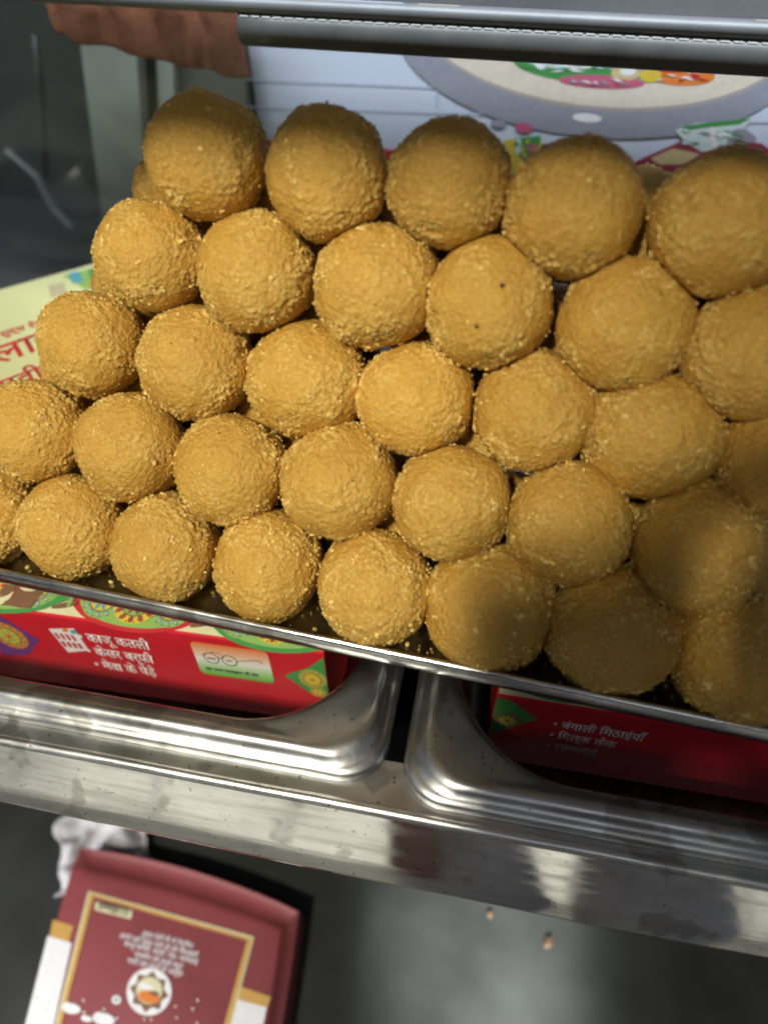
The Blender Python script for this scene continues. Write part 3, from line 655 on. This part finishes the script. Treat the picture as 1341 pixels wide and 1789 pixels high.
L += [([pl_(878, 244), pl_(930, 238), pl_(950, 250), pl_(925, 300), pl_(890, 305)], 4, 2), ([pl_(900, 240), pl_(945, 236), pl_(940, 262), pl_(915, 280), pl_(898, 265)], 2, 3), (pe(915, 222, 16, 9, 10), 3, 3), (pe(930, 262, 10, 12, 10), 3, 4), (pe(905, 255, 6, 14, 10), 6, 4),
      ([pl_(1100, 285), pl_(1190, 245), pl_(1240, 262), pl_(1240, 310), pl_(1120, 320)], 7, 2), ([pl_(1135, 275), pl_(1175, 258), pl_(1222, 268), pl_(1200, 286), pl_(1150, 286)], 8, 3),
      ([pl_(1178, 226), pl_(1215, 214), pl_(1312, 208), pl_(1290, 232), pl_(1272, 262), pl_(1225, 264), pl_(1195, 246)], 6, 4), ([pl_(1190, 220), pl_(1240, 212), pl_(1312, 206), pl_(1290, 216), pl_(1230, 222), pl_(1195, 228)], 2, 5), ([pl_(1236, 222), pl_(1248, 222), pl_(1254, 258), pl_(1244, 260)], 10, 6),
      ([pl_(1275, 240), pl_(1330, 250), pl_(1400, 300), pl_(1400, 340), pl_(1290, 300)], 7, 3), ([pl_(1318, 268), pl_(1360, 262), pl_(1360, 300), pl_(1325, 290)], 9, 4), (pe(1300, 236, 22, 10, 12, .4), 12, 5), (pe(870, 215, 14, 7, 10), 12, 2), (pe(1025, 205, 26, 8, 12), 10, 1)]
for (cx_, cy_, w_, h_, cs) in ((985, 112, 80, 16, (2, 10, 6)), (1050, 141, 60, 9, (3, 12, 10)), (1190, 131, 50, 12, (5, 9, 10)), (1245, 238, 60, 22, (6, 10, 0, 2)), (920, 255, 24, 26, (2, 10, 4)), (1330, 290, 40, 26, (7, 9, 10))):
    for k in range(16):
        x_ = cx_ + random.uniform(-.85, .85) * w_; y_ = cy_ + random.uniform(-.7, .7) * h_; a_ = random.uniform(-.5, .9); l_ = random.uniform(.08, .22) * w_; t_ = random.uniform(.06, .16) * h_ + .8
        L.append(([pl_(x_ - l_, y_ - a_ * l_ * .4), pl_(x_, y_ + t_), pl_(x_ + l_, y_ + a_ * l_ * .4), pl_(x_, y_ - t_)], random.choice(cs), 8 + k * .2))
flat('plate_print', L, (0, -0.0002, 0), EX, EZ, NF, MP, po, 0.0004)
# bar across the top of the poster
bar = empty('shelf_bar', (0, 0, 0)); tag(bar, 'grey rounded bar with dashed seam running above the poster', 'bar')
b0 = at(425, 47, 1, 0.22); b1 = at(1341, 98, 1, 0.22); dd = (b1 - b0)
pts = [b0 + dd * (i / 20 * 1.4) for i in range(21)]
link('round_rail', tube_mesh('round_rail', pts, 0.0082, M_BAR, 20), bar)
tp = [p + Vector((0, -0.002, 0.0105)) for p in [b0 - dd * .6] + pts]
link('top_channel', tube_mesh('top_channel', tp, 0.0036, plain('dull_rail', (0.20, 0.21, 0.21), 0.5, metal=0.3), 14), bar)
ub = [b0 - dd * .8, b0 + dd * 1.5]; q_ = [ub[0] + Vector((0, 0, .013)), ub[1] + Vector((0, 0, .013)), ub[1] + Vector((0, 0, .06)), ub[0] + Vector((0, 0, .06))]
link('upper_board', mesh('upper_board', [p + Vector((0, .004, 0)) for p in q_] + [p + Vector((0, .012, 0)) for p in q_], [(0, 1, 2, 3), (7, 6, 5, 4), (0, 4, 5, 1), (1, 5, 6, 2), (2, 6, 7, 3), (3, 7, 4, 0)], plain('board_grey', (0.22, 0.23, 0.23), 0.35, var=.2, scale=12)), bar)
M_SEAM = plain('seam_thread', (0.45, 0.45, 0.40), 0.6)
sd = None
for k in range(46):
    a = b0 + dd * (0.005 + k * 0.0232); nn = Vector((0, -0.62, 0.78)); a = a + nn * 0.0083
    if sd is None:
        bm = bmesh.new(); box_bm(bm, 0, 0.0042, -.00035, .00035, -.0002, .0003); sd = bm_mesh('seam_stitch', bm, M_SEAM)
    s = link('seam_stitch', sd, bar); s.location = a; s.rotation_euler = (0.9, -math.atan2(dd.z, dd.x), math.atan2(dd.y, dd.x))

# back fittings at the left, seen beside the heap
def pane_quad(name, pix, Y, thick, m, label, cat):
    vs = [at(x, y, 1, Y) for x, y in pix]; n_ = len(vs); vs2 = [v + Vector((0, thick, 0)) for v in vs]
    fs = [tuple(range(n_)), tuple(range(2 * n_ - 1, n_ - 1, -1))] + [(k, n_ + k, n_ + (k + 1) % n_, (k + 1) % n_) for k in range(n_)]
    o = link(name, mesh(name, vs + vs2, fs, m)); tag(o, label, cat); return o
pane_quad('grey_board', [(128, -20), (232, -20), (262, 470), (190, 470)], 0.33, 0.012, M_GREY, 'leaning grey board with a dark edge, left of the heap behind', 'board')
pane_quad('grey_post', [(268, -20), (296, -20), (318, 470), (290, 470)], 0.345, 0.010, M_GREY, 'narrow grey post just right of the grey board', 'post')
pane_quad('grey_post', [(305, -20), (425, -20), (440, 470), (330, 470)], 0.36, 0.010, plain('grey_brown', (0.15, 0.145, 0.13), 0.5), 'wide dark grey post between the narrow post and the poster', 'post')
pane_quad('slate_panel', [(-60, 330), (95, 400), (150, 470), (150, 600), (-60, 600)], 0.36, 0.01, plain('slate', (0.16, 0.20, 0.20), 0.5, var=.2, scale=20), 'slate coloured panel low behind the pale green box', 'panel')
M_CABLE = plain('cable_grey', (0.34, 0.35, 0.35), 0.4)
cp = [(10, 262), (45, 292), (66, 310), (80, 338), (92, 362), (120, 392), (150, 430), (175, 470)]
pts = [at(x, y, 1, 0.325) for x, y in cp]
sm = []
for a, b in zip(pts[:-1], pts[1:]): sm += [a.lerp(b, t / 4) for t in range(4)]
cb = link('grey_cable', tube_mesh('grey_cable', sm + [pts[-1]], [0.0022 + 0.0014 * i / len(sm) for i in range(len(sm) + 1)], M_CABLE, 10)); tag(cb, 'grey cable drooping against the dark back panel at far left', 'cable')
c2 = link('grey_cable', tube_mesh('grey_cable', [at(x, y, 1, 0.32) for x, y in ((62, 60), (70, 150), (76, 230), (80, 310))], 0.0028, M_DARK, 10)); tag(c2, 'black cable hanging straight down above the grey cable', 'cable')
# orange cloth, a folded sheet added in place of a glass reflection
def standin(name, x0, x1, ztop, zb0, zb1, Y, m, label):
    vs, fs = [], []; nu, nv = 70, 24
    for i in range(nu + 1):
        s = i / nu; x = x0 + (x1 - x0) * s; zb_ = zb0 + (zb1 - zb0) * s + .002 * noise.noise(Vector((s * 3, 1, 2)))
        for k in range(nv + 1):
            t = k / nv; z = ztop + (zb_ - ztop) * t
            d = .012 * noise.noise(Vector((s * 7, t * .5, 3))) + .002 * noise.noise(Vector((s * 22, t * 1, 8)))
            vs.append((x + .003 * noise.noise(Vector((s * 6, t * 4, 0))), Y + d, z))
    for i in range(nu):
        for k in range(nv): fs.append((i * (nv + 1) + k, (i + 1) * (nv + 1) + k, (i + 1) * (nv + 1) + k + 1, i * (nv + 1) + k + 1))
    o = link(name, mesh(name, vs, fs, m, True)); q_ = o.modifiers.new('thickness', 'SOLIDIFY'); q_.thickness = .001; tag(o, label, 'standin'); return o
def brick_reflection():
    t = NT('orange_reflection'); f = t.noise(60, 4)
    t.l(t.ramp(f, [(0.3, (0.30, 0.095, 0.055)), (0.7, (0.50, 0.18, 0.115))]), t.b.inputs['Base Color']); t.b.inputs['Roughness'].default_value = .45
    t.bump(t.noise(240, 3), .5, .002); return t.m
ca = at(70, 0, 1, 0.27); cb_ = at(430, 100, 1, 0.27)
standin('orange_reflection', ca.x, cb_.x - .001, 0.185, at(80, 60, 1, .27).z, at(420, 140, 1, .27).z, 0.27, brick_reflection(), 'dull orange folded cloth added at the top left for a reflection in the glass')

# added rear-left pane standing in for the unbuilt front glass, milky haze mixed in
def glass():
    t = NT('clear_glass'); tr = t.n('ShaderNodeBsdfTransparent'); gl_ = t.n('ShaderNodeBsdfGlossy'); gl_.inputs['Roughness'].default_value = 0.03
    tr.inputs[0].default_value = (0.90, 0.94, 0.92, 1)
    fr = t.n('ShaderNodeFresnel'); fr.inputs[0].default_value = 1.5; mx = t.n('ShaderNodeMixShader')
    t.l(fr.outputs[0], mx.inputs[0]); t.l(tr.outputs[0], mx.inputs[1]); t.l(gl_.outputs[0], mx.inputs[2]); t.l(mx.outputs[0], t.out.inputs['Surface']); return t.m

def veiled():  # diffuse share paints a milky haze into the glass
    t = NT('veiled_glass'); tr = t.n('ShaderNodeBsdfTransparent'); tr.inputs[0].default_value = (0.93, 0.96, 0.94, 1)
    df = t.n('ShaderNodeBsdfDiffuse'); df.inputs[0].default_value = (0.55, 0.56, 0.52, 1)
    g = t.n('ShaderNodeBsdfGlossy'); g.inputs['Roughness'].default_value = 0.05
    m1 = t.n('ShaderNodeMixShader'); t.l(t.rng(t.noise(22, 4), .3, .8, .012, .07), m1.inputs[0]); t.l(tr.outputs[0], m1.inputs[1]); t.l(df.outputs[0], m1.inputs[2])
    fr = t.n('ShaderNodeFresnel'); fr.inputs[0].default_value = 1.5; m2 = t.n('ShaderNodeMixShader')
    t.l(t.rng(fr.outputs[0], 0, 1, 0, .30), m2.inputs[0]); t.l(m1.outputs[0], m2.inputs[1]); t.l(g.outputs[0], m2.inputs[2]); t.l(m2.outputs[0], t.out.inputs['Surface']); return t.m
x0 = at(-80, 200, 1, .25).x; x1 = at(424, 100, 1, .25).x
gp = box('glass_pane', (x0, x1, 0.250, 0.254, 0.0, 0.30), veiled()); tag(gp, 'dusty glass pane added left of the poster, its haze mixed into the material', 'glass pane')

# ---------------------------------------------------------------- floor of the shop, seen mirrored in the strip
def tile_floor():
    t = NT('floor_tile'); v = t.coord((1, 1, 1))
    f = t.noise(7, 5, .6, v)
    t.l(t.ramp(f, [(0.3, (0.60, 0.58, 0.50)), (0.7, (0.76, 0.74, 0.66))]), t.b.inputs['Base Color']); t.b.inputs['Roughness'].default_value = .4; return t.m
M_TILE = tile_floor()
box('floor', (-6, 6, -8, 1.5, -1.02, -0.957), plain('grout', (0.22, 0.21, 0.19), .8))['kind'] = 'structure'
fl = bpy.data.objects['floor']
bm = bmesh.new(); box_bm(bm, -.297, .297, -.297, .297, -0.0065, 0, bevel=.002, seg=1); tm = bm_mesh('floor_tile', bm, M_TILE)
for i in range(-3, 4):
    for j in range(-5, 0):
        s = link('floor_tile', tm, fl); s.location = (i * .6 + .13, j * .6 + .28, -0.9500)

M_WTILE = plain('wall_tile', (0.72, 0.71, 0.64), 0.3, var=0.10, scale=5)
wl = box('shop_wall', (-6, 6, -3.30, -3.10, -0.95, 2.6), plain('wall_grout', (0.16, 0.16, 0.15), .8)); wl['kind'] = 'structure'
bm = bmesh.new(); box_bm(bm, -.288, .288, 0, .006, -.288, .288, bevel=.002, seg=1); wm = bm_mesh('wall_tile', bm, M_WTILE)
for i in range(-3, 4):
    for j in range(0, 5):
        s = link('wall_tile', wm, wl); s.location = (i * .6 + .13, -3.1, -.65 + j * .6)

# ---------------------------------------------------------------- photographer behind the lens (throws the shadow, mirrored in the steel)
def skin(name, pts, edges, m, parent=None, sub=2):
    me = bpy.data.meshes.new(name); me.from_pydata([p[:3] for p in pts], edges, []); me.materials.append(m)
    o = link(name, me, parent); md_ = o.modifiers.new('skin', 'SKIN')
    for k, p in enumerate(pts):
        r = p[3]; me.skin_vertices[0].data[k].radius = (r, p[4] if len(p) > 4 else r)
    me.skin_vertices[0].data[0].use_root = True
    s = o.modifiers.new('smooth', 'SUBSURF'); s.levels = s.render_levels = sub
    dg = bpy.context.evaluated_depsgraph_get(); m2 = bpy.data.meshes.new_from_object(o.evaluated_get(dg)); o.modifiers.clear(); o.data = m2
    m2.polygons.foreach_set('use_smooth', [True] * len(m2.polygons)); m2.materials.clear(); m2.materials.append(m)
    return o
def cp_(a, b, c): return CAM + r_ * a + f_ * b + u_ * c
phone = link('smartphone', None) if False else None
bm = bmesh.new(); box_bm(bm, -0.070, 0.008, -0.0185, -0.0105, -0.140, 0.0180, bevel=.003)
for v in bm.verts: v.co = cp_(v.co.x, v.co.y, v.co.z)
ph = link('smartphone', bm_mesh('smartphone', bm, plain('phone_black', (.02, .02, .022), .25), True)); tag(ph, 'black smartphone held upright in front of the case by the photographer', 'phone')
SKIN = plain('skin', (0.55, 0.32, 0.26), .5)
SHIRT = plain('shirt', (0.20, 0.14, 0.20), .8); TROUS = plain('trousers', (0.66, 0.64, 0.65), .8)
person = empty('person', (0.36, -0.75, -0.95)); tag(person, 'person in dark trousers holding a phone, outside the frame, mirrored in the steel', 'person')
bpy.context.view_layer.update()
def rel(l): return [(p[0] - .36, p[1] + .75, p[2] + .95, *p[3:]) for p in l]
body = [(.40, -.80, .02, .13, .10), (.40, -.76, .22, .14, .10), (.40, -.72, .40, .17, .09), (.40, -.70, .50, .055), (.40, -.66, .62, .085, .10), (.40, -.66, .70, .07),
        (.53, -.70, .40, .055), (.64, -.60, .30, .048), (*cp_(.22, -.14, .085), .048), (*cp_(.100, -.060, .032), .036), (*cp_(.070, -.046, .010), .030),
        (.27, -.72, .40, .055), (.21, -.74, .15, .042), (.22, -.66, -.08, .034)]
eds = [(0, 1), (1, 2), (2, 3), (3, 4), (4, 5), (2, 6), (6, 7), (7, 8), (8, 9), (9, 10), (2, 11), (11, 12), (12, 13)]
skin('body', rel(body), eds, SHIRT, person)
legs = [(.435, -.80, .04, .12, .09), (.325, -.77, -.08, .066), (.335, -.72, -.26, .118), (.31, -.70, -.86, .070), (.30, -.62, -.92, .035), (.30, -.56, -.93, .028),
        (.548, -.77, -.08, .078), (.545, -.72, -.26, .100), (.56, -.70, -.86, .070), (.57, -.62, -.92, .035), (.57, -.56, -.93, .028)]
skin('trousers', rel(legs), [(0, 1), (1, 2), (2, 3), (3, 4), (4, 5), (0, 6), (6, 7), (7, 8), (8, 9), (9, 10)], TROUS, person)
# right hand: palm beside the phone, four fingers across its back edge, thumb on the near side
hp = [(0.056, -.044, .012, .036, .022), (0.038, -.036, -.012, .038, .016), (0.030, -.030, -.055, .032, .012)]
hv = [(*cp_(a, b, c), *r) for a, b, c, *r in hp]
H = skin('hand', rel(hv), [(0, 1), (1, 2)], SKIN, person)
for k in range(3):
    c0 = -0.045 - .021 * k; ln = (1, 1.08, 1.0, .82)[k]
    ch = [(.034, -.022, c0 - .003, .009), (.030, -.006, c0 + .004, .0085), (.020, -.0035, c0 + .007, .008), (.020 - .022 * ln, -.002, c0 + .009, .007)]
    ch = [(.036, -.024, c0 - .003, .009), (.034, -.006, c0 + .002, .0085), (.024, .000, c0 + .004, .0075), (.024 - .016 * ln, -.001, c0 + .005, .0065)]
    skin('finger', rel([(*cp_(a, b, c), r) for a, b, c, r in ch]), [(0, 1), (1, 2), (2, 3)], SKIN, person)
lh = [(.215, -.72, .10, .030, .030), (.235, -.68, -.06, .026, .024), (.245, -.66, -.15, .036, .020), (.250, -.655, -.21, .030, .016)]
skin('left_hand', rel(lh), [(0, 1), (1, 2), (2, 3)], SKIN, person)
for k in range(4):
    skin('finger', rel([(.232 + .014 * k, -.652, -.21, .0095), (.230 + .015 * k, -.648, -.25, .0085), (.231 + .015 * k, -.652, -.285 + .006 * abs(k - 1), .0075)]), [(0, 1), (1, 2)], SKIN, person)
ix = [(.046, -.040, .030, .013), (.020, -.034, .036, .012), (-.006, -.026, .024, .010), (-.018, -.022, .014, .009)]
skin('finger', rel([(*cp_(a, b, c), r) for a, b, c, r in ix]), [(0, 1), (1, 2), (2, 3)], SKIN, person)
th = [(.040, -.034, -.085, .012), (.022, -.030, -.060, .010), (.002, -.027, -.040, .009)]
skin('thumb', rel([(*cp_(a, b, c), r) for a, b, c, r in th]), [(0, 1), (1, 2)], SKIN, person)
